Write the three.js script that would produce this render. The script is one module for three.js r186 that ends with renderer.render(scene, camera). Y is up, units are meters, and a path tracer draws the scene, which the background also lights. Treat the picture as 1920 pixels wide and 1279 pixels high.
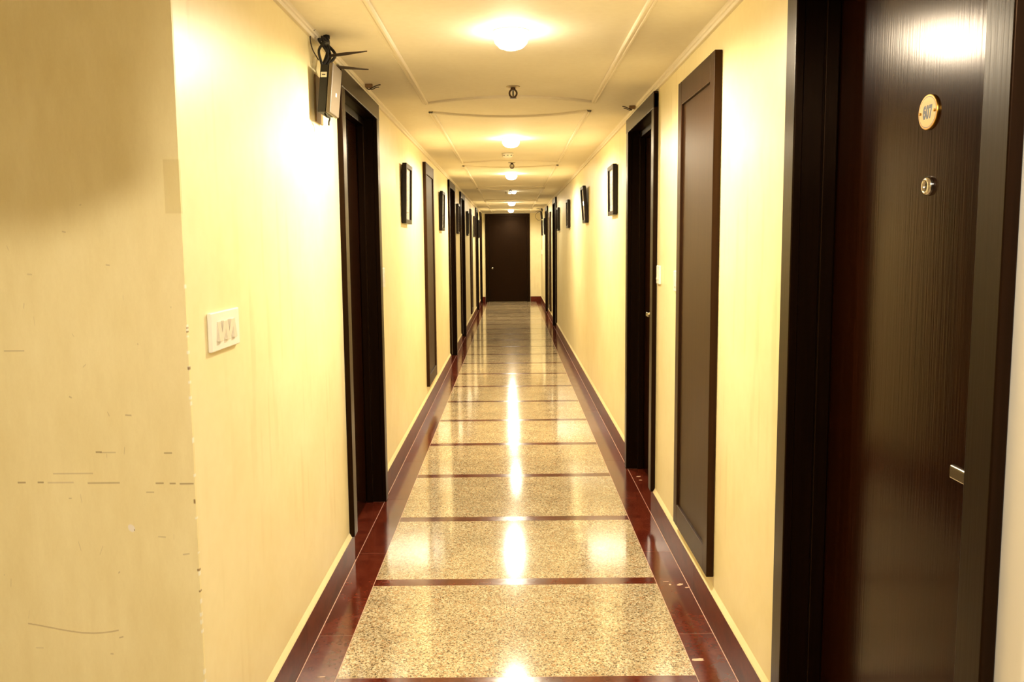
import * as THREE from 'three';
import { RoundedBoxGeometry } from 'three/addons/geometries/RoundedBoxGeometry.js';
import { mergeGeometries } from 'three/addons/utils/BufferGeometryUtils.js';

// ---------------------------------------------------------------- camera, exposure
const scene = new THREE.Scene();
scene.background = new THREE.Color(0x000000);
const camera = new THREE.PerspectiveCamera(42.912, 1920 / 1279, 0.05, 60);
camera.position.set(0, 1.55, 0);
camera.rotation.set(-0.11108, 0, -0.00885, 'YXZ');
scene.add(camera);
const renderer = new THREE.WebGLRenderer();
renderer.toneMapping = THREE.LinearToneMapping;
renderer.toneMappingExposure = 2.35;
renderer.shadowMap.enabled = true;

// lamps hang in a row down the middle of the ceiling; each builds its own light (see ceiling lamps)
const LAMP_COLOR = [1.0, 0.885, 0.645], LOBBY_COLOR = [1.0, 0.92, 0.76];
const LAMP_CANDELA = 5.2;

// ---------------------------------------------------------------- sizes (metres)
const XL = -0.785, XR = 0.794;          // faces of the skirting, left and right
const WL = XL - 0.012, WR = XR + 0.012; // faces of the plaster
const ZC = -2.13;                       // corner where the corridor starts
const ZE = -23.5;                       // end wall
const HC = 2.405;                       // ceiling
const BH = 0.14;                        // skirting height
const ZB = 4.2, XLOB = -3.4;            // lobby behind the camera
const T = 0.16;                         // wall thickness

// ---------------------------------------------------------------- small tools
function rng(seed) { let s = seed >>> 0; return () => { s = (s + 0x6D2B79F5) >>> 0; let t = s; t = Math.imul(t ^ (t >>> 15), t | 1); t ^= t + Math.imul(t ^ (t >>> 7), t | 61); return ((t ^ (t >>> 14)) >>> 0) / 4294967296; }; }
function noise(n, nx, ny, seed) {       // periodic value noise, n x n samples of an nx x ny lattice
  const r = rng(seed), g = new Float32Array(nx * ny).map(() => r()), o = new Float32Array(n * n);
  for (let y = 0; y < n; y++) {
    const fy = y / n * ny, y0 = Math.floor(fy), ty = fy - y0, sy = ty * ty * (3 - 2 * ty), ya = (y0 % ny) * nx, yb = ((y0 + 1) % ny) * nx;
    for (let x = 0; x < n; x++) {
      const fx = x / n * nx, x0 = Math.floor(fx), tx = fx - x0, sx = tx * tx * (3 - 2 * tx), xa = x0 % nx, xb = (x0 + 1) % nx;
      const a = g[ya + xa] + (g[ya + xb] - g[ya + xa]) * sx, b = g[yb + xa] + (g[yb + xb] - g[yb + xa]) * sx;
      o[y * n + x] = a + (b - a) * sy;
    }
  }
  return o;
}
function texture(n, metres, srgb, fn) {
  const d = new Uint8Array(n * n * 4);
  for (let i = 0; i < n * n; i++) { const c = fn(i, i % n, Math.floor(i / n)); d[i * 4] = Math.max(0, Math.min(255, c[0])); d[i * 4 + 1] = Math.max(0, Math.min(255, c[1])); d[i * 4 + 2] = Math.max(0, Math.min(255, c[2])); d[i * 4 + 3] = 255; }
  const t = new THREE.DataTexture(d, n, n, THREE.RGBAFormat);
  t.wrapS = t.wrapT = THREE.RepeatWrapping; t.magFilter = THREE.LinearFilter; t.minFilter = THREE.LinearMipmapLinearFilter; t.generateMipmaps = true;
  if (srgb) t.colorSpace = THREE.SRGBColorSpace;
  t.repeat.set(1 / metres, 1 / metres); t.needsUpdate = true;
  return t;
}
const mix = (a, b, t) => a + (b - a) * t, mix3 = (a, b, t) => [mix(a[0], b[0], t), mix(a[1], b[1], t), mix(a[2], b[2], t)];
const step = (a, b, x) => { const t = Math.max(0, Math.min(1, (x - a) / (b - a))); return t * t * (3 - 2 * t); };
function metreUV(g) {                   // uv in metres from the side each face points to
  if (g.index) g = g.toNonIndexed();
  const p = g.attributes.position, n = g.attributes.normal, uv = new Float32Array(p.count * 2);
  for (let i = 0; i < p.count; i += 3) {
    let ax = 0, ay = 0, az = 0;
    for (let k = 0; k < 3; k++) { ax += Math.abs(n.getX(i + k)); ay += Math.abs(n.getY(i + k)); az += Math.abs(n.getZ(i + k)); }
    for (let k = 0; k < 3; k++) {
      const x = p.getX(i + k), y = p.getY(i + k), z = p.getZ(i + k);
      const [u, v] = ax >= ay && ax >= az ? [z, y] : ay >= az ? [x, z] : [x, y];
      uv[(i + k) * 2] = u; uv[(i + k) * 2 + 1] = v;
    }
  }
  g.setAttribute('uv', new THREE.BufferAttribute(uv, 2));
  return g;
}
function box(x0, x1, y0, y1, z0, z1, bevel = 0) {
  const w = Math.abs(x1 - x0), h = Math.abs(y1 - y0), d = Math.abs(z1 - z0);
  const g = bevel ? new RoundedBoxGeometry(w, h, d, 1, Math.min(bevel, w / 2.1, h / 2.1, d / 2.1)) : new THREE.BoxGeometry(w, h, d);
  return metreUV(g.translate((x0 + x1) / 2, (y0 + y1) / 2, (z0 + z1) / 2));
}
function lathe(points, seg = 32) { return metreUV(new THREE.LatheGeometry(points.map(p => new THREE.Vector2(p[0], p[1])), seg)); }
function tube(points, r, seg = 24, rad = 6) { return metreUV(new THREE.TubeGeometry(new THREE.CatmullRomCurve3(points.map(p => new THREE.Vector3(...p))), seg, r, rad, false)); }
const taken = {};
function numbered(name) { const k = taken[name] = (taken[name] ?? -1) + 1; return k ? `${name}_${String(k).padStart(3, '0')}` : name; }
function offset(o) { const v = new THREE.Vector3(); for (let p = o; p && p !== scene; p = p.parent) v.add(p.position); return v; }
function obj(name, geoms, material, parent = scene) {
  geoms = [].concat(geoms);
  const g = geoms.length > 1 ? mergeGeometries(geoms.map(q => { const c = q.index ? q.toNonIndexed() : q; for (const k of Object.keys(c.attributes)) if (!['position', 'normal', 'uv'].includes(k)) c.deleteAttribute(k); return c; })) : geoms[0];
  const m = new THREE.Mesh(g, material); m.name = parent === scene ? numbered(name) : name; parent.add(m);
  return m;
}
function tag(o, label, category, group) { o.userData.label = label; o.userData.category = category; if (group) o.userData.group = group; return o; }
function struct(o, label) { o.userData.kind = 'structure'; if (label) o.userData.label = label; return o; }
function thing(name, label, category, position, turn = 0, group) {
  const o = new THREE.Group(); o.name = numbered(name); o.position.set(...position); o.rotation.y = turn; scene.add(o);
  return tag(o, label, category, group);
}
function structGroup(name, label) { const o = new THREE.Group(); o.name = numbered(name); scene.add(o); return struct(o, label); }
function copyOf(src, name, label, position, turn) { const c = src.clone(); c.name = numbered(name); c.userData = { ...src.userData, label }; c.position.set(...position); c.rotation.y = turn; scene.add(c); return c; }
const LEFT = Math.PI / 2, RIGHT = -Math.PI / 2; // things built facing +z, turned to face into the corridor

// ---------------------------------------------------------------- materials
const S = 1024;
const n8 = noise(S, 8, 8, 1), n3 = noise(S, 3, 3, 2), n24 = noise(S, 24, 24, 3), n90 = noise(S, 90, 90, 4), n256 = noise(S, 256, 256, 5), n400 = noise(S, 400, 400, 6), n200 = noise(S, 210, 210, 7), n150 = noise(S, 160, 160, 8), n200b = noise(S, 230, 230, 9);
const smear = noise(S, 70, 7, 12);
const wallMap = texture(S, 2.2, true, i => { const t = n8[i] * 0.5 + n24[i] * 0.3 + n90[i] * 0.2 - 0.5; const d = step(0.62, 0.9, smear[i]) * step(0.45, 0.7, n3[i]); return [247 + t * 12 - d * 6, 232 + t * 16 - d * 8, 184 + t * 24 - d * 11]; });
const wallBump = texture(S, 2.2, false, i => { const v = 128 + (n3[i] - 0.5) * 120 + (n8[i] - 0.5) * 60 + (n24[i] - 0.5) * 18 + (n400[i] - 0.5) * 8; return [v, v, v]; });
const M = {};
M.wall = new THREE.MeshStandardMaterial({ map: wallMap, bumpMap: wallBump, bumpScale: 0.002, roughness: 0.36 });
M.whiteWall = new THREE.MeshStandardMaterial({ color: 0xf2ece0, bumpMap: wallBump, bumpScale: 0.001, roughness: 0.6 });
const ceilMap = texture(512, 1.7, true, (i, x, y) => { const j = y * 2 * S + x * 2, t = n8[j] * 0.6 + n90[j] * 0.4 - 0.5; return [240 + t * 8, 231 + t * 9, 212 + t * 11]; });
M.ceiling = new THREE.MeshStandardMaterial({ map: ceilMap, roughness: 0.75 });
M.moulding = new THREE.MeshStandardMaterial({ color: 0xece2ce, roughness: 0.7 });
const granite = texture(S, 0.9, true, i => {
  let c = [194, 173, 138];
  c = mix3(c, [222, 210, 180], step(0.42, 0.75, n150[i]));
  c = mix3(c, [176, 126, 84], 0.7 * step(0.6, 0.8, n90[i] * 0.5 + n200b[i] * 0.5));
  c = mix3(c, [84, 69, 50], 0.88 * step(0.54, 0.74, n200[i] * 0.6 + n400[i] * 0.4));
  const k = 0.94 + n8[i] * 0.12; return [c[0] * k, c[1] * k, c[2] * k];
});
M.granite = new THREE.MeshStandardMaterial({ map: granite, roughness: 0.09 });
const redMap = texture(S, 0.8, true, i => {
  let c = mix3([84, 29, 17], [112, 50, 34], n24[i] * 0.5 + n90[i] * 0.5);
  c = mix3(c, [66, 18, 11], 0.4 * step(0.55, 0.8, n8[i]));
  c = mix3(c, [196, 150, 116], 0.85 * step(0.93, 0.99, n200[i] * 0.8 + n90[i] * 0.2));
  return c;
});
const redRough = texture(512, 1.1, false, (i, x, y) => { const j = y * 2 * S + x * 2, v = 24 + 14 * n8[j] + 10 * n90[j]; return [v, v, v]; });
M.red = new THREE.MeshStandardMaterial({ map: redMap, roughness: 1, roughnessMap: redRough });
M.skirting = new THREE.MeshPhysicalMaterial({ map: redMap, roughness: 0.3, specularIntensity: 0.16 });
M.grout = new THREE.MeshStandardMaterial({ color: 0xe0bca6, roughness: 0.8 });
const grain = noise(S, 220, 5, 21), grain2 = noise(S, 70, 3, 22), grain3 = noise(S, 480, 14, 23);
const woodMap = texture(S, 1.0, true, i => { const t = grain[i] * 0.45 + grain2[i] * 0.35 + grain3[i] * 0.2; return mix3([11, 5, 2], [25, 12, 6], t); });
const leafMap = texture(S, 1.0, true, i => { const t = grain[i] * 0.45 + grain2[i] * 0.35 + grain3[i] * 0.2; return mix3([22, 8, 3], [44, 19, 8], t); });
const panelMap = texture(S, 1.0, true, i => { const t = grain[i] * 0.45 + grain2[i] * 0.35 + grain3[i] * 0.2; return mix3([32, 18, 9], [54, 33, 18], t); });
const woodBump = texture(S, 1.0, false, i => { const v = grain[i] * 140 + grain3[i] * 70 + n90[i] * 25 + n256[i] * 20; return [v, v, v]; });
M.wood = new THREE.MeshPhysicalMaterial({ map: woodMap, bumpMap: woodBump, bumpScale: 0.00012, roughness: 0.28, specularIntensity: 0.36, specularColor: new THREE.Color(0xffc79c) });
M.leaf = new THREE.MeshPhysicalMaterial({ map: leafMap, bumpMap: woodBump, bumpScale: 0.00013, roughness: 0.17, specularIntensity: 0.24, specularColor: new THREE.Color(0xffb07a) });
M.panelWood = new THREE.MeshPhysicalMaterial({ map: panelMap, bumpMap: woodBump, bumpScale: 0.00015, roughness: 0.42, specularIntensity: 0.5, specularColor: new THREE.Color(0xffc79c) });
M.frameWood = new THREE.MeshPhysicalMaterial({ color: 0x1a0e08, roughness: 0.32, specularIntensity: 0.45 });
M.mat = new THREE.MeshStandardMaterial({ color: 0xf2ecdc, roughness: 0.8 });
M.glass = new THREE.MeshPhysicalMaterial({ color: 0xffffff, transmission: 1, thickness: 0, roughness: 0.02, ior: 1.5 });
M.chrome = new THREE.MeshStandardMaterial({ color: 0xd0cbc2, metalness: 1, roughness: 0.16 });
M.steel = new THREE.MeshStandardMaterial({ color: 0xc9bda6, metalness: 1, roughness: 0.34 });
M.brass = new THREE.MeshStandardMaterial({ color: 0xb88a3a, metalness: 1, roughness: 0.3 });
M.bronze = new THREE.MeshStandardMaterial({ color: 0x4a3524, metalness: 0.5, roughness: 0.4 });
M.lens = new THREE.MeshStandardMaterial({ color: 0x0c0c0e, roughness: 0.08 });
M.plastic = new THREE.MeshStandardMaterial({ color: 0xf4efe2, roughness: 0.35 });
M.plasticShade = new THREE.MeshStandardMaterial({ color: 0xe6dcc6, roughness: 0.4 });
M.black = new THREE.MeshStandardMaterial({ color: 0x100b08, roughness: 0.6 });
M.cable = new THREE.MeshStandardMaterial({ color: 0x120a06, roughness: 0.8 });
M.antenna = new THREE.MeshStandardMaterial({ color: 0x3a2a1a, roughness: 0.6 });
M.greyCase = new THREE.MeshStandardMaterial({ color: 0x6a5d4d, roughness: 0.45 });
M.plate = new THREE.MeshStandardMaterial({ color: 0x8d6c46, roughness: 0.4 });
M.flake = new THREE.MeshStandardMaterial({ color: 0xe6c3a6, roughness: 0.8 });

// ---------------------------------------------------------------- doors: where they stand
const OH = 0.4875, LEG = 0.08, HOLE = 0.52, OT = 2.28, HT = 2.31; // half opening, architrave width, half hole, opening and hole height
const doorsL = [-4.65, -11.65, -14.16, -20.1, -22.68], doorsR = [-1.9525, -5.38, -15.96, -19.52];

// ---------------------------------------------------------------- walls
function wallRun(side, zNear, zFar, holes) { // a wall along z with door holes; side -1 left, 1 right
  const f = side < 0 ? WL : WR, a = Math.min(f, f + side * T), b = Math.max(f, f + side * T), g = [];
  const s = side < 0 ? XL : XR, pr = new THREE.Shape();
  pr.moveTo(f, BH); pr.lineTo(s, BH); pr.lineTo(s - side * -0.002, BH + 0.006); pr.lineTo(f, BH + 0.024); pr.closePath();
  const seg = (z0, z1) => {
    g.push(box(a, b, 0, HC + 0.05, z1, z0));
    const e = new THREE.ExtrudeGeometry(pr, { depth: z0 - z1, bevelEnabled: false }).translate(0, 0, z1); e.deleteAttribute('uv'); g.push(metreUV(e)); // plaster flares out over the skirting
  };
  let z = zNear;
  for (const c of holes) { seg(z, c + HOLE); g.push(box(a, b, HT, HC + 0.05, c - HOLE, c + HOLE)); z = c - HOLE; }
  seg(z, zFar);
  return g;
}
struct(obj('wall_left', wallRun(-1, ZC, ZE, doorsL), M.wall), 'pale yellow glossy painted wall along the left of the corridor');
struct(obj('wall_right', wallRun(1, doorsR[0] + HOLE + 0.04, ZE, doorsR), M.wall), 'pale yellow glossy painted wall along the right of the corridor');
struct(obj('wall_entrance', box(WR, WR + T, 0, HC + 0.05, doorsR[0] + HOLE + 0.04, ZB + T), M.whiteWall), 'white wall at the right edge beside the numbered door');
struct(obj('wall_end', box(WL - T, WR + T, 0, HC + 0.05, ZE - T, ZE), M.wall), 'yellow wall closing the far end of the corridor');
struct(obj('wall_lobby_back', box(XLOB - T, WR, 0, HC + 0.05, ZB, ZB + T), M.wall), 'yellow wall behind the viewer');
struct(obj('wall_lobby_left', box(XLOB - T, XLOB, 0, HC + 0.05, ZC - T, ZB), M.wall), 'yellow wall on the far left of the lobby');
// front face of the lobby wall with its scuffs, scratches and the peeled spot
const cv = document.createElement('canvas'); cv.width = 1024; cv.height = 1024; // covers x -1.397 .. -0.797 (0.6 m), y 0.3 .. 2.3 over 2 m
const cx = cv.getContext('2d');
{
  const id = cx.createImageData(1024, 1024);
  for (let i = 0; i < S * S; i++) { const t = n8[i] * 0.35 + n24[i] * 0.35 + n90[i] * 0.15 + n400[i] * 0.15 - 0.5; id.data[i * 4] = 245 + t * 16; id.data[i * 4 + 1] = 229 + t * 20; id.data[i * 4 + 2] = 176 + t * 26; id.data[i * 4 + 3] = 255; }
  cx.putImageData(id, 0, 0);
  const X = x => (x + 1.397) / 0.6 * 1024, Y = y => (2.3 - y) / 2 * 1024, r = rng(5);
  const dash = (x0, y0, x1, y1, w, a, c = '90,62,30') => { cx.strokeStyle = `rgba(${c},${a})`; cx.lineWidth = w; cx.beginPath(); cx.moveTo(X(x0), Y(y0)); cx.lineTo(X(x1), Y(y1)); cx.stroke(); };
  for (const [x0, x1, y, a] of [[-1.24, -1.22, 0.968, 0.7], [-1.19, -1.175, 0.968, 0.8], [-1.165, -1.1, 0.967, 0.25], [-1.065, -0.985, 0.965, 0.5], [-0.895, -0.875, 0.963, 0.7], [-0.86, -0.845, 0.962, 0.8], [-0.835, -0.8, 0.961, 0.75], [-1.04, -1.025, 1.044, 0.8], [-1.03, -0.99, 1.043, 0.3], [-0.87, -0.85, 1.04, 0.7], [-1.25, -1.2, 1.3, 0.3], [-1.15, -1.05, 0.99, 0.25], [-0.92, -0.9, 0.94, 0.3]]) dash(x0, y, x1, y, 1.4, a * 0.75);
  cx.strokeStyle = 'rgba(120,86,44,.35)'; cx.lineWidth = 1.5; cx.beginPath(); cx.moveTo(X(-1.24), Y(0.6)); cx.bezierCurveTo(X(-1.15), Y(0.585), X(-1.1), Y(0.56), X(-1.01), Y(0.58)); cx.stroke();
  for (let k = 0; k < 40; k++) { const x = -1.38 + r() * 0.57, y = 0.35 + r() * 1.5, a = (r() - 0.5) * 2.4; dash(x, y, x + Math.cos(a) * 0.02 * r(), y + Math.sin(a) * 0.03 * r(), 1.1, 0.16 + 0.25 * r()); }
  cx.fillStyle = 'rgb(246,236,222)'; cx.beginPath(); cx.ellipse(X(-0.962), Y(0.848), 15, 5, 0.1, 0, 7); cx.fill();
  cx.fillStyle = 'rgba(120,90,60,.8)'; cx.fillRect(X(-0.956), Y(0.845), 3, 2);
  cx.fillStyle = 'rgb(212,190,120)'; cx.globalAlpha = 0.35; cx.fillRect(X(-0.835), Y(1.76), 66, 66); cx.globalAlpha = 1; // patch of touched-up paint
  for (let k = 0; k < 26; k++) { const y = 0.35 + r() * 1.15; cx.fillStyle = r() < 0.6 ? 'rgba(255,248,232,.9)' : 'rgba(110,80,40,.7)'; cx.fillRect(1024 - 3 - r() * 6, Y(y), 6 + 3 * r(), 2 + 5 * r()); } // chipped corner
}
const faceTex = new THREE.CanvasTexture(cv); faceTex.colorSpace = THREE.SRGBColorSpace; faceTex.wrapS = THREE.MirroredRepeatWrapping; faceTex.wrapT = THREE.MirroredRepeatWrapping;
M.faceWall = new THREE.MeshStandardMaterial({ map: faceTex, bumpMap: wallBump, bumpScale: 0.001, roughness: 0.5 });
{
  const g = mergeGeometries([box(XLOB, WL - T, 0, HC + 0.05, ZC - T, ZC), box(XLOB, WL, 0, HC + 0.05, ZC, ZC + 0.01)]), p = g.attributes.position, uv = g.attributes.uv;
  for (let i = 0; i < p.count; i++) uv.setXY(i, (p.getX(i) + 1.397) / 0.6, (p.getY(i) - 0.3) / 2);
  struct(obj('wall_lobby_front', g, M.faceWall), 'scuffed yellow wall face at the left edge of the picture');
}

// ---------------------------------------------------------------- ceiling, cornice, mouldings
struct(obj('ceiling', box(XLOB - T, WR + T, HC, HC + 0.12, ZE - T, ZB + T), M.ceiling), 'cream painted flat ceiling');
struct(obj('ceiling_bulkhead', box(XLOB, -0.231, 2.05, HC, -1.12, -0.98), M.ceiling), 'boxed beam under the lobby ceiling');
function corniceProfile() { const s = new THREE.Shape(); for (const [i, p] of [[0, 2.376], [0.013, 2.376], [0.015, 2.379], [0.015, 2.389], [0.021, 2.391], [0.021, 2.4], [0.026, HC], [0, HC]].entries()) i ? s.lineTo(...p) : s.moveTo(...p); return s; }
function run(profile, length) { const g = new THREE.ExtrudeGeometry(profile, { depth: length, bevelEnabled: false }); g.deleteAttribute('uv'); return g; }
struct(obj('trim_1', metreUV(run(corniceProfile(), ZC - ZE).translate(WL, 0, ZE)), M.moulding), 'cream stepped cornice on the left wall');
struct(obj('trim_2', metreUV(run(corniceProfile(), -1.4 - ZE).rotateY(Math.PI).translate(WR, 0, -1.4)), M.moulding), 'cream stepped cornice on the right wall');
struct(obj('trim_3', metreUV(run(corniceProfile(), WR - WL).rotateY(-Math.PI / 2).translate(WR, 0, ZE)), M.moulding), 'cream stepped cornice over the end door');
// panels outlined by raised beading with inward curving ends
function bead(points) { // sweep a two-ridged bead along points (x, z) under the ceiling
  const prof = [[-0.017, 0], [-0.0165, -0.008], [-0.012, -0.012], [-0.004, -0.012], [-0.001, -0.009], [0.002, -0.009], [0.004, -0.014], [0.011, -0.014], [0.0165, -0.009], [0.017, 0]];
  const pos = [], ring = points.map((p, i) => {
    const a = points[Math.max(0, i - 1)], b = points[Math.min(points.length - 1, i + 1)], dx = b[0] - a[0], dz = b[1] - a[1], l = Math.hypot(dx, dz), nx = -dz / l, nz = dx / l;
    return prof.map(q => [p[0] + nx * q[0], HC + q[1], p[1] + nz * q[0]]);
  });
  for (let i = 0; i + 1 < ring.length; i++) for (let j = 0; j + 1 < prof.length; j++) { const a = ring[i][j], b = ring[i][j + 1], c = ring[i + 1][j + 1], d = ring[i + 1][j]; pos.push(...a, ...b, ...c, ...a, ...c, ...d); }
  const g = new THREE.BufferGeometry(); g.setAttribute('position', new THREE.Float32BufferAttribute(pos, 3)); g.computeVertexNormals(); return metreUV(g);
}
const arc = (z, bow) => Array.from({ length: 25 }, (_, i) => { const u = i / 12 - 1; return [u * 0.507, z + bow * (1 - u * u)]; });
const lens = [1.6, -5.55, -9.4, -13.25, -17.1, -20.95, -24.8];
const words = ['nearest', 'second', 'third', 'fourth', 'fifth', 'last'];
for (let k = 0; k + 1 < lens.length; k++) {
  const z0 = lens[k] - 0.17, z1 = Math.max(lens[k + 1] + 0.17, ZE + 0.05);
  const grp = structGroup(`trim_${4 + k}`, `raised beading around the ${words[k]} ceiling panel`);
  obj('side_bead', bead([[-0.507, z0], [-0.507, z1]]), M.moulding, grp);
  obj('side_bead', bead([[0.507, z0], [0.507, z1]]), M.moulding, grp);
  obj('curved_bead', bead(arc(z0, -0.22)), M.moulding, grp);
  if (z1 > ZE + 0.1) obj('curved_bead', bead(arc(z1, 0.22)), M.moulding, grp);
}

// ---------------------------------------------------------------- floor, piece by piece
{
  const floor = structGroup('floor', 'polished granite floor with maroon borders and cross strips');
  obj('grout_bed', box(XLOB - T, WR + T, -0.1, -0.0006, ZE - T, ZB + T), M.grout, floor);
  const GL = -0.645, GR = 0.653, G = 0.0011, P = 0.927, r = rng(31);
  const piece = (name, x0, x1, z0, z1, m) => { // its own cut of the stone
    const g = box(x0 + G, x1 - G, -0.02, 0, z1 + G, z0 - G), u = r(), v = r(), uv = g.attributes.uv;
    for (let i = 0; i < uv.count; i++) uv.setXY(i, uv.getX(i) + u, uv.getY(i) + v);
    return obj(name, g, m, floor);
  };
  for (let k = -7; ; k++) {
    const z = -2.897 - k * P, zs = z - 0.077;               // strip, then slab
    if (z < ZE) break;
    piece('cross_strip', GL, GR, z, Math.max(zs, ZE), M.red);
    if (zs > ZE + 0.02) piece('granite_slab', GL, GR, zs, Math.max(z - P, ZE), M.granite);
  }
  for (const [x0, x1, jz, side] of [[XL + 0.002, GL, -3.32, -1], [GR, XR - 0.002, -3.31, 1]])
    for (let k = -2; ; k++) { const z = jz - k * 0.93 + 0.93; if (z - 0.93 < ZE - 0.9) break; if (z > (side < 0 ? -1.0 : 2)) continue; piece('border_tile', x0, x1, z, Math.max(z - 0.93, ZE), M.red); }
  for (const c of doorsL) piece('threshold_tile', XL - 0.17, XL + 0.002, c + OH, c - OH, M.red);
  for (const c of doorsR) piece('threshold_tile', XR - 0.002, XR + 0.17, c + OH, c - OH, M.red);
  for (let i = 0; i < 3; i++) for (let j = 0; j < 7; j++) piece('granite_slab', XLOB + i * 0.91, XLOB + i * 0.91 + 0.91, ZB - j * 0.9, ZB - j * 0.9 - 0.9, M.granite);
}
// skirting
function skirting(name, label, side, zNear, zFar, doors) {
  const grp = structGroup(name, label), f = side < 0 ? XL : XR, a = Math.min(f, f + side * 0.012), b = Math.max(f, f + side * 0.012), gaps = [];
  let z = zNear; for (const c of doors) { gaps.push([z, c + OH + 0.012]); z = c - OH - LEG; } gaps.push([z, zFar]);
  for (const [z0, z1] of gaps) { const n = Math.max(1, Math.round((z0 - z1) / 0.95)), w = (z0 - z1) / n; if (w > 0.01) for (let k = 0; k < n; k++) obj('skirting_tile', box(a, b, 0.0005, BH, z0 - (k + 1) * w + 0.0008, z0 - k * w - 0.0008), M.skirting, grp); }
}
skirting('baseboard_left', 'maroon granite skirting along the left wall', -1, ZC, ZE, doorsL);
skirting('baseboard_right', 'maroon granite skirting along the right wall', 1, doorsR[0] - OH - LEG, ZE, doorsR.slice(1));
{
  const g = structGroup('baseboard_end', 'maroon granite skirting beside the end door');
  obj('skirting_tile', box(0.515, XR, 0.0005, BH, ZE, ZE + 0.012), M.skirting, g);
  obj('skirting_tile', box(XL, -0.705, 0.0005, BH, ZE, ZE + 0.012), M.skirting, g);
}

// ---------------------------------------------------------------- doors in the side walls
function leverHandle(leaf, hx, dir) { // lever on a tall plate, lever pointing along dir
  const z = -0.09, h = obj('handle', [box(hx - 0.02, hx + 0.02, 0.99, 1.19, z, z + 0.006, 0.004)], M.steel, leaf);
  const lever = [tube([[hx, 1.125, z + 0.004], [hx, 1.125, z + 0.045], [hx + dir * 0.012, 1.122, z + 0.055], [hx + dir * 0.05, 1.116, z + 0.058]], 0.009, 14, 8), box(hx + Math.min(dir * 0.04, dir * 0.125), hx + Math.max(dir * 0.04, dir * 0.125), 1.098, 1.126, z + 0.049, z + 0.064, 0.005)];
  obj('lever', lever, M.chrome, h);
}
function makeDoor(n, label, x, z, turn, near, handleIn = 0.06, top = true) { // near: local x sign of the side nearer the viewer
  const d = new THREE.Group(); d.name = `door_${n}`; d.position.set(x, 0, z); d.rotation.y = turn; scene.add(d); struct(d, label);
  const legY = s => s === near ? BH + 0.002 : 0.001;
  for (const s of [-1, 1]) obj('architrave_leg', box(Math.min(s * (OH - 0.004), s * (OH + LEG)), Math.max(s * (OH - 0.004), s * (OH + LEG)), legY(s), OT + LEG, 0, 0.026, 0.004), M.wood, d);
  obj('architrave_head', box(-OH - LEG, OH + LEG, OT - 0.002, OT + 0.088, 0.001, 0.028, 0.004), M.wood, d);
  for (const s of [-1, 1]) { obj('jamb', box(Math.min(s * OH, s * HOLE), Math.max(s * OH, s * HOLE), 0.001, HT, -T - 0.01, 0.003), M.wood, d); }
  obj('jamb', box(-OH, OH, OT, HT, -T - 0.01, 0.003), M.wood, d);
  for (const s of [-1, 1]) obj('door_stop', box(Math.min(s * (OH - 0.018), s * OH), Math.max(s * (OH - 0.018), s * OH), 0.001, OT, -0.09, -0.052, 0.003), M.wood, d);
  obj('door_stop', box(-OH + 0.018, OH - 0.018, OT - 0.04, OT, -0.09, -0.05, 0.003), M.wood, d);
  const leaf = obj('door_leaf', box(-OH + 0.001, OH - 0.001, 0.006, OT - 0.001, -0.132, -0.092), M.leaf, d);
  leverHandle(leaf, near * (OH - handleIn), -near);
  return { d, leaf };
}
const names = { L: ['nearest door on the left wall, under the wall router', 'second door on the left wall, past the long wooden panel', 'third door on the left wall, between two small pictures', 'fourth door on the left wall, past the far narrow panel', 'last door on the left wall, beside the end door'], R: ['dark door with the oval brass 607 plate at the right edge', 'second door on the right wall, with a chrome lever showing', 'third door on the right wall, past the four pictures', 'last door on the right wall, before the far router'] };
doorsL.forEach((z, i) => makeDoor(i + 1, 'dark brown ' + names.L[i], WL, z, LEFT, -1));
let leaf607;
doorsR.forEach((z, i) => { const q = makeDoor(i + 6, i ? 'dark brown ' + names.R[i] : names.R[0], WR, z, RIGHT, 1, i === 1 ? 0.36 : 0.03); if (!i) leaf607 = q.leaf; });
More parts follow.
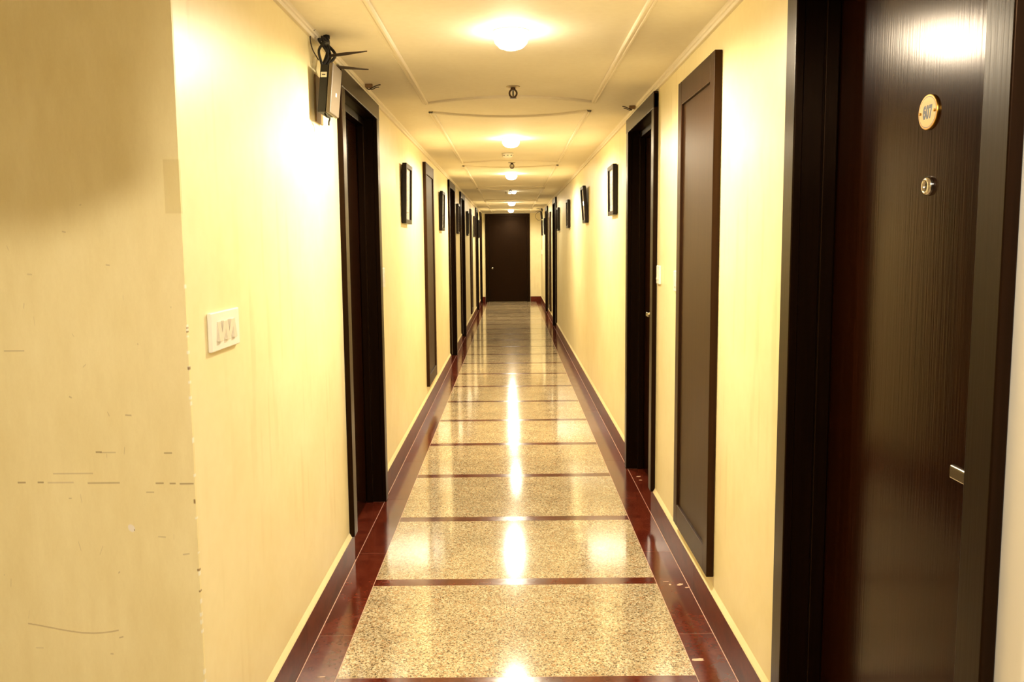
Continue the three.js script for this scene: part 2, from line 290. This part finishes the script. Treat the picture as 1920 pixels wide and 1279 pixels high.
{ // oval number plate and viewer of room 607; local x = world z - door z
  const lz = -0.0915, px = -1.898 - doorsR[0], py = 1.823;
  const c = document.createElement('canvas'); c.width = 256; c.height = 224; const q = c.getContext('2d');
  q.fillStyle = '#c79a45'; q.fillRect(0, 0, 256, 224);
  for (let k = 0; k < 90; k++) { q.fillStyle = `rgba(${k % 2 ? '255,230,160' : '120,84,30'},.05)`; q.fillRect(0, (k * 37) % 224, 256, 2); }
  q.strokeStyle = '#5a3d16'; q.lineWidth = 5; q.beginPath(); q.ellipse(128, 112, 112, 96, 0, 0, 7); q.stroke();
  q.font = 'bold 92px sans-serif'; q.textAlign = 'center'; q.textBaseline = 'middle';
  for (const [dx, dy, col, w] of [[4, 4, '#ecd08a', 4], [0, 0, '#140b04', 9]]) { q.save(); q.translate(128 + dx, 114 + dy); q.scale(0.8, 1.15); q.fillStyle = q.strokeStyle = col; q.lineWidth = w; q.strokeText('607', 0, 0); q.fillText('607', 0, 0); q.restore(); }
  const t = new THREE.CanvasTexture(c); t.colorSpace = THREE.SRGBColorSpace;
  const sh = new THREE.Shape(); sh.absellipse(0, 0, 0.041, 0.036, 0, Math.PI * 2);
  const rim = new THREE.ExtrudeGeometry(sh, { depth: 0.003, bevelEnabled: true, bevelSize: 0.0015, bevelThickness: 0.0015, bevelSegments: 2, curveSegments: 40 }); rim.translate(px, py, lz); rim.deleteAttribute('uv');
  const plate = obj('number_plate', metreUV(rim), M.brass, leaf607); plate.userData.label = 'oval brass plate reading 607';
  const fs = new THREE.Shape(); fs.absellipse(0, 0, 0.0395, 0.0345, 0, Math.PI * 2);
  const face = new THREE.ShapeGeometry(fs, 40), uv = face.attributes.uv, p = face.attributes.position;
  for (let i = 0; i < p.count; i++) uv.setXY(i, p.getX(i) / 0.086 + 0.5, p.getY(i) / 0.0755 + 0.5);
  face.translate(px, py, lz + 0.0047);
  obj('engraved_face', face, new THREE.MeshStandardMaterial({ map: t, roughness: 0.5, metalness: 0.2 }), plate);
  for (const s of [-1, 1]) obj('screw', lathe([[0, 0.0025], [0.0022, 0.0022], [0.003, 0.001], [0.003, 0]], 16).rotateX(Math.PI / 2).translate(px + s * 0.032, py, lz + 0.0047), M.brass, plate);
  const vx = -1.886 - doorsR[0], vy = 1.666;
  const view = obj('door_viewer', lathe([[0.009, 0.003], [0.010, 0.008], [0.0125, 0.0105], [0.016, 0.010], [0.0195, 0.007], [0.0205, 0.003], [0.0205, 0]], 36).rotateX(Math.PI / 2).translate(vx, vy, lz), M.chrome, leaf607);
  obj('viewer_lens', lathe([[0, 0.005], [0.006, 0.0045], [0.0095, 0.003]], 24).rotateX(Math.PI / 2).translate(vx, vy, lz), M.lens, view);
}
{ // end door
  const d = new THREE.Group(); d.name = 'door_10'; d.position.set(-0.095, 0, ZE); scene.add(d); struct(d, 'dark wide door closing the far end of the corridor');
  const W = 0.6;
  for (const s of [-1, 1]) obj('architrave_leg', box(Math.min(s * (W - 0.085), s * W), Math.max(s * (W - 0.085), s * W), 0.001, 2.285, 0, 0.035, 0.004), M.wood, d);
  obj('architrave_head', box(-W, W, 2.285, 2.365, 0, 0.036, 0.004), M.wood, d);
  const leaf = obj('door_leaf', box(-W + 0.086, W - 0.086, 0.006, 2.284, 0, 0.012), M.wood, d);
  obj('top_rail', box(-W + 0.12, W - 0.12, 2.19, 2.2, 0.012, 0.016), M.wood, leaf);
  obj('door_knob', lathe([[0, 0.06], [0.018, 0.056], [0.026, 0.042], [0.02, 0.028], [0.011, 0.022], [0.011, 0.006], [0.028, 0.004], [0.028, 0]], 24).rotateX(Math.PI / 2).translate(-0.42, 0.91, 0.012), M.chrome, leaf);
}

// ---------------------------------------------------------------- long access panels
function makePanel(w, y0, y1, label, pos, turn) {
  const t = thing('shaft_panel', label, 'wall panel', pos, turn, 'long wooden shaft panels'), b = 0.075, h = y1 - y0;
  for (const s of [-1, 1]) obj('stile', box(Math.min(s * (w / 2 - b), s * w / 2), Math.max(s * (w / 2 - b), s * w / 2), 0, h, 0, 0.03, 0.003), M.panelWood, t);
  obj('rail', box(-w / 2 + b, w / 2 - b, h - b - 0.03, h, 0, 0.0295, 0.003), M.panelWood, t);
  obj('rail', box(-w / 2 + b, w / 2 - b, 0, b + 0.03, 0, 0.0295, 0.003), M.panelWood, t);
  obj('inset_board', box(-w / 2 + b, w / 2 - b, b + 0.03, h - b - 0.03, 0, 0.018), M.panelWood, t);
  return t;
}
makePanel(0.72, 0, 2.07, 'tall dark wooden panel on the right wall beside the numbered door', [WR, 0.205, -3.74], RIGHT);
makePanel(0.8, 0, 2.065, 'tall dark wooden panel on the left wall between two pictures', [WL, 0.235, -8.39], LEFT);
makePanel(0.6, 0, 2.03, 'far narrow wooden panel on the left wall, before the fourth door', [WL, 0.205, -17.13], LEFT);
makePanel(0.62, 0, 2.0, 'far narrow wooden panel on the right wall, between its last two doors', [WR, 0.19, -17.8], RIGHT);

// ---------------------------------------------------------------- framed pictures
function printTexture() {
  const c = document.createElement('canvas'); c.width = 256; c.height = 384; const q = c.getContext('2d'), r = rng(77);
  q.fillStyle = '#efe6cf'; q.fillRect(0, 0, 256, 384); q.strokeStyle = '#9b8b66'; q.lineWidth = 5; q.strokeRect(6, 6, 244, 372);
  for (let k = 0; k < 14; k++) { q.strokeStyle = `rgba(${90 + 60 * r()},${100 + 30 * r()},${60 + 20 * r()},.5)`; q.lineWidth = 2 + 2 * r(); q.beginPath(); q.moveTo(110 + 36 * r(), 350); q.quadraticCurveTo(60 + 140 * r(), 240, 40 + 180 * r(), 60 + 200 * r()); q.stroke(); }
  for (let k = 0; k < 30; k++) { q.fillStyle = `rgba(${120 + 60 * r()},${130 + 30 * r()},80,.45)`; q.beginPath(); q.ellipse(40 + 180 * r(), 60 + 200 * r(), 8 + 8 * r(), 4 + 3 * r(), r() * 6, 0, 7); q.fill(); }
  const t = new THREE.CanvasTexture(c); t.colorSpace = THREE.SRGBColorSpace; return t;
}
M.print = new THREE.MeshStandardMaterial({ map: printTexture(), roughness: 0.8 });
function makePicture(w, h, label, pos, turn, lean = 0.01) {
  const t = thing('framed_picture', label, 'picture', pos, turn, 'small framed pictures along the corridor walls'), b = 0.032, d = 0.036;
  const bars = [box(-w / 2, -w / 2 + b, -h / 2, h / 2, 0.004, d, 0.003), box(w / 2 - b, w / 2, -h / 2, h / 2, 0.004, d, 0.003), box(-w / 2 + b, w / 2 - b, h / 2 - b, h / 2, 0.004, d, 0.003), box(-w / 2 + b, w / 2 - b, -h / 2, -h / 2 + b, 0.004, d, 0.003), box(-w / 2 + 0.01, w / 2 - 0.01, -h / 2 + 0.01, h / 2 - 0.01, 0, 0.008)];
  const tilt = g => { const p = g.attributes.position; for (let i = 0; i < p.count; i++) p.setZ(i, p.getZ(i) + lean * (p.getY(i) + h / 2) / h); return g; };
  obj('frame', bars.map(tilt), M.frameWood, t);
  obj('mount', tilt(box(-w / 2 + b, w / 2 - b, -h / 2 + b, h / 2 - b, 0.016, 0.02)), M.mat, t);
  const pw = w - 2 * b - 0.1, ph = h - 2 * b - 0.1, pl = new THREE.PlaneGeometry(pw, ph).translate(0, 0, 0.0206);
  obj('print', tilt(pl), M.print, t);
  obj('glass_pane', tilt(new THREE.PlaneGeometry(w - 2 * b, h - 2 * b).translate(0, 0, 0.026)), M.glass, t);
  return t;
}
const picL = [[-6.55, 'nearest small picture on the left wall, past the first door'], [-9.88, 'small picture on the left wall just past the long wooden panel'], [-12.88, 'small picture on the left wall just before the third door'], [-15.72, 'small picture on the left wall just past the third door'], [-18.45, 'small picture on the left wall just past the narrow panel'], [-21.3, 'farthest small picture on the left wall, before the last door']];
for (const [z, l] of picL) makePicture(0.37, 0.435, l, [WL, 1.925, z], LEFT, z < -6 && z > -10 ? 0.012 : 0.006);
const picR = [[-6.79, 'nearest small picture on the right wall, past the chrome handled door', 0.004], [-9.25, 'second small picture on the right wall, hung leaning forward', 0.028], [-12.03, 'third small picture on the right wall', 0.006], [-14.53, 'fourth small picture on the right wall, just before a door', 0.006], [-20.5, 'dark small picture on the right wall just past the last door', 0.006], [-22.2, 'farthest small picture on the right wall, under the far router', 0.006]];
for (const [z, l, k] of picR) makePicture(0.37, 0.38, l, [WR, 1.955, z], RIGHT, k);

// ---------------------------------------------------------------- switch plates
function switchPlate(w, h, n, label, pos, turn) {
  const t = thing('switch_plate', label, 'light switch', pos, turn);
  obj('cover', box(-w / 2, w / 2, -h / 2, h / 2, 0, 0.012, 0.004), M.plastic, t);
  for (let k = 0; k < n; k++) {
    const x = (k - (n - 1) / 2) * 0.03, up = k % 2;
    const g = box(x - 0.0125, x + 0.0125, -h * 0.26, h * 0.26, 0.01, 0.0165, 0.0015), p = g.attributes.position;
    for (let i = 0; i < p.count; i++) if (p.getZ(i) > 0.012) p.setZ(i, p.getZ(i) + 0.005 * (up ? 1 : -0.6) * p.getY(i) / (h * 0.26));
    obj('rocker', g, M.plasticShade, t);
  }
  return t;
}
switchPlate(0.235, 0.105, 5, 'wide cream switch plate with a row of rockers near the left corner', [WL, 1.325, -2.375], LEFT);
switchPlate(0.09, 0.1, 1, 'small cream switch plate beside the second right hand door', [WR, 1.378, -4.72], RIGHT);
switchPlate(0.09, 0.1, 1, 'small cream switch plate just behind the tall right panel', [WR, 1.365, -4.22], RIGHT);
switchPlate(0.09, 0.12, 1, 'small cream switch plate beyond the nearest left door', [WL, 1.352, -5.36], LEFT);
switchPlate(0.09, 0.12, 1, 'tiny far switch plate at the end of the right wall', [WR, 1.34, -22.75], RIGHT);

// ---------------------------------------------------------------- wall routers with antennas and cables
function makeRouter(label, pos, turn) { // facing +z, z=0 on the wall; +x is the near side when turned RIGHT, the far side when turned LEFT
  const t = thing('wall_router', label, 'router', pos, turn, 'wall routers under the ceiling');
  obj('mounting_plate', box(0.015, 0.14, -0.025, 0.165, 0, 0.006, 0.002), M.plate, t);
  const lean = g => { const p = g.attributes.position; for (let i = 0; i < p.count; i++) p.setZ(i, p.getZ(i) + 0.1 * (p.getY(i))); return g; };
  const body = obj('body', lean(box(-0.075, 0.085, 0, 0.185, 0.028, 0.062, 0.004)), M.black, t);
  obj('front_cover', lean(box(-0.085, 0.09, -0.004, 0.19, 0.064, 0.082, 0.005)), M.greyCase, t);
  obj('label_sticker', lean(box(-0.0765, -0.0745, 0.135, 0.155, 0.032, 0.056)), M.plastic, body);
  obj('sticker_mark', lean(box(-0.0771, -0.0764, 0.143, 0.147, 0.037, 0.051)), M.black, body);
  obj('status_light_cover', lean(box(-0.01, 0.012, 0.07, 0.084, 0.0815, 0.083)), M.plastic, body);
  for (const [y0, y1, x0] of [[0.235, 0.258, 0.02], [0.2, 0.19, 0.045]]) { // two flat tapering aerials pointing into the corridor
    const a = new THREE.Vector3(x0, y0, 0.05), b = new THREE.Vector3(x0 + 0.02, y1, 0.215), prof = [[0, 0.008], [0.2, 0.009], [0.35, 0.010], [0.5, 0.0095], [0.75, 0.006], [1, 0.0035]];
    const L = a.distanceTo(b), g = new THREE.LatheGeometry([[0, 0], ...prof.map(([u, w]) => [w, u * L]), [0, L]].map(p => new THREE.Vector2(...p)), 10);
    g.scale(1, 1, 0.6); g.applyQuaternion(new THREE.Quaternion().setFromUnitVectors(new THREE.Vector3(0, 1, 0), b.clone().sub(a).normalize())).translate(a.x, a.y, a.z);
    obj('antenna', metreUV(g), M.antenna, t);
  }
  const r = rng(9), top = HC - pos[1] - 0.002;
  for (let k = 0; k < 7; k++) { // cables looping from the ceiling hole into the top of the body
    const x = -0.06 + 0.022 * k, s = 0.02 * (r() - 0.5);
    obj('cable', tube([[0.03 + 0.004 * k, top, 0.05], [0.03 + s, top - 0.03, 0.052 + 0.01 * r()], [x + s, 0.26 + 0.05 * r(), 0.02 + 0.05 * r()], [x - 0.02 + 0.05 * r(), 0.225 + 0.03 * r(), 0.02 + 0.06 * r()], [x * 0.6, 0.19, 0.035 + 0.01 * r()]], 0.005 + 0.002 * r(), 28, 6), k % 3 ? M.cable : M.black, t);
  }
  obj('cable', tube([[-0.03, 0.21, 0.03], [-0.07, 0.25, 0.014], [-0.07, 0.30, 0.01], [-0.05, 0.33, 0.03]], 0.0025, 20, 5), M.antenna, t);
  obj('cable_gland', lathe([[0, 0], [0.014, 0], [0.014, 0.012], [0, 0.012]], 14).translate(0.042, top - 0.012, 0.05), M.cable, t);
  obj('dangling_plug', tube([[-0.04, -0.002, 0.05], [-0.05, -0.015, 0.06], [-0.02, -0.018, 0.066], [-0.01, -0.03, 0.06], [-0.015, -0.045, 0.06]], 0.0035, 20, 6), M.cable, t);
  return t;
}
makeRouter('grey wall router with two aerials and looping cables beside the first left door', [WL, 2.082, -3.62], LEFT);
{
  const far = makeRouter('tiny far router with trailing wires on the right wall by the end', [WR, 2.15, -21.3], RIGHT);
  obj('loose_cable', tube([[0, 0.2, 0.08], [0, 0.12, 0.2], [0, 0.03, 0.2], [0, -0.03, 0.13], [0, 0.0, 0.06]], 0.004, 30, 5), M.cable, far);
}
// wire ends poking out along the cornice
for (const [x, z, s, l] of [[-0.75, -4.75, 1, 'small wire clip on the cornice above the nearest left door'], [0.765, -5.56, -1, 'twisted wire ends on the cornice above the chrome handled door']]) {
  const t = thing('cable_clip', l, 'cable clip', [x, HC - 0.012, z]);
  obj('clip', box(-0.02, 0.02, -0.008, 0.012, -0.014, 0.014, 0.003), M.plate, t);
  obj('wire', tube([[-0.02, 0, 0], [0, -0.018, 0.008], [0.02 * s, -0.008, 0.012], [0.045 * s, 0.002, 0.016], [0.06 * s, 0.008, 0.0]], 0.003, 20, 6), M.antenna, t);
  obj('wire', tube([[0.0, 0, 0], [0.01 * s, -0.014, -0.012], [0.035 * s, -0.004, -0.012], [0.05 * s, 0.0, -0.02]], 0.0025, 18, 6), M.cable, t);
}

// ---------------------------------------------------------------- sprinklers and smoke detectors
const sprinkler = thing('sprinkler_head', 'nearest pendent sprinkler head between the first two ceiling lamps', 'sprinkler', [0.018, HC, -4.86], 0, 'sprinkler heads in the ceiling'); sprinkler.scale.setScalar(1.2);
obj('escutcheon', lathe([[0, 0], [0.032, 0], [0.03, -0.004], [0.014, -0.007], [0, -0.007]], 28), M.steel, sprinkler);
obj('body', lathe([[0, -0.006], [0.011, -0.006], [0.011, -0.014], [0.0075, -0.017], [0, -0.017]], 20), M.bronze, sprinkler);
for (const s of [-1, 1]) obj('frame_arm', tube([[s * 0.008, -0.014, 0], [s * 0.0155, -0.024, 0], [s * 0.0155, -0.036, 0], [s * 0.009, -0.045, 0], [0, -0.049, 0]], 0.0042, 20, 8), M.bronze, sprinkler);
obj('glass_bulb', lathe([[0, -0.016], [0.0032, -0.02], [0.0036, -0.03], [0.0025, -0.042], [0, -0.046]], 14), M.lens, sprinkler);
obj('deflector', lathe([[0, -0.049], [0.016, -0.0505], [0.016, -0.052], [0, -0.052]], 24), M.bronze, sprinkler);
copyOf(sprinkler, 'sprinkler_head', 'second sprinkler head, just before the third ceiling lamp', [0.016, HC, -9.3], 0);
copyOf(sprinkler, 'sprinkler_head', 'third sprinkler head, just before the small dim lamp', [-0.004, HC, -13.7], 0);
function detector(label, pos) {
  const t = thing('smoke_detector', label, 'smoke detector', pos, 0, 'smoke detectors in the ceiling');
  obj('base', lathe([[0, 0], [0.054, 0], [0.054, -0.012], [0, -0.012]], 32), M.plastic, t);
  obj('chamber', lathe([[0.046, -0.012], [0.046, -0.016], [0.049, -0.018], [0.046, -0.032], [0.03, -0.042], [0, -0.044]], 32), M.plastic, t);
  for (let k = 0; k < 8; k++) obj('vent_slot', box(-0.008, 0.008, -0.026, -0.02, 0.044, 0.0495).rotateY(k * Math.PI / 4), M.black, t);
}
detector('white smoke detector between the second lamp and second sprinkler', [-0.025, HC, -8.35]);
detector('far smoke detector beside the small dim lamp', [-0.04, HC, -14.35]);
detector('smoke detector just entering at the top edge, before the first lamp', [0.02, HC, -2.93]);

// ---------------------------------------------------------------- ceiling lamps: opal drop glass with the light inside
const opal = new THREE.MeshStandardMaterial({ color: 0xffffff, roughness: 0.3, emissive: new THREE.Color().setRGB(...LAMP_COLOR), emissiveIntensity: 15 });
function makeLamp(label, x, z, k = 1, power = 1, color = LAMP_COLOR) {
  const t = thing('ceiling_lamp', label, 'ceiling lamp', [x, HC, z], 0, 'round ceiling lamps down the middle');
  obj('ceiling_ring', lathe([[0, 0], [0.074 * k, 0], [0.073 * k, -0.005], [0.068 * k, -0.007], [0, -0.007]], 40), M.plastic, t);
  obj('lamp_glass', lathe([[0.06 * k, -0.006], [0.068 * k, -0.014 * k], [0.07 * k, -0.032 * k], [0.064 * k, -0.048 * k], [0.048 * k, -0.064 * k], [0.022 * k, -0.073 * k], [0, -0.075 * k]], 40), opal, t);
  const l = new THREE.SpotLight(0xffffff, LAMP_CANDELA * power, 0, 1.51, 0.22, 2); l.color.setRGB(...color); l.position.set(0, -0.034 * k - 0.004, 0); l.target.position.set(0, -1, 0); t.add(l.target);
  l.castShadow = true; l.shadow.radius = 2.5; l.shadow.mapSize.set(1024, 1024); l.shadow.bias = -0.002;
  t.add(l);
}
makeLamp('lamp over the viewer', 0.35, -0.2, 1, 0.85, LOBBY_COLOR); makeLamp('lamp in the lobby behind the viewer', -2.2, 2.2, 1, 0.22, LOBBY_COLOR);
makeLamp('largest and nearest glowing ceiling lamp', 0.007, -3.62);
makeLamp('second glowing ceiling lamp, past the first curved beading', 0.006, -7.2);
makeLamp('third glowing ceiling lamp, past the second sprinkler', 0.01, -10.75);
makeLamp('small dim ceiling lamp beside the far smoke detector', 0.05, -14.3, 0.55, 0.3);
makeLamp('fifth glowing ceiling lamp, far down the corridor', 0.02, -18.0);
makeLamp('farthest glowing ceiling lamp, just above the end door', 0.003, -21.7);

// ---------------------------------------------------------------- flakes of paint on the floor
for (const [x, z, l, w, a, label] of [[0.685, -3.09, 0.05, 0.022, 0.1, 'large pale paint flake on the right maroon border'], [0.757, -3.81, 0.03, 0.02, 0.5, 'wide pale paint flake against the right skirting'], [0.782, -3.775, 0.02, 0.012, 0.2, 'small pale paint flake touching the right skirting'], [0.712, -3.81, 0.016, 0.012, 1.2, 'small pale paint flake mid border on the right'], [0.7, -3.845, 0.03, 0.006, 0.1, 'thin sliver of paint at a right strip end'], [0.838, -5.66, 0.03, 0.02, 0.4, 'farther paint flake on the threshold of the chrome handled door'], [0.836, -5.57, 0.025, 0.012, 0.1, 'nearer paint flake on the threshold of the chrome handled door'], [-0.7, -2.985, 0.03, 0.005, 0.1, 'thin paint sliver at the lower left strip']]) {
  const r = rng(Math.round(x * 1e4 + z * 100) & 65535), s = new THREE.Shape();
  for (let k = 0; k < 11; k++) { const t = k / 11 * Math.PI * 2, q = 0.7 + 0.5 * r(); const p = [Math.cos(t) * l / 2 * q, Math.sin(t) * w / 2 * q]; k ? s.lineTo(...p) : s.moveTo(...p); }
  const g = new THREE.ExtrudeGeometry(s, { depth: 0.0006, bevelEnabled: false }); g.deleteAttribute('uv'); g.rotateX(-Math.PI / 2).rotateY(a);
  const m = obj('paint_flake', metreUV(g), M.flake); m.position.set(x, 0.0003, z); tag(m, label, 'paint flake', 'flakes of paint on the floor');
}

scene.traverse(o => { if (o.isMesh) { o.castShadow = true; o.receiveShadow = true; } });
renderer.render(scene, camera);
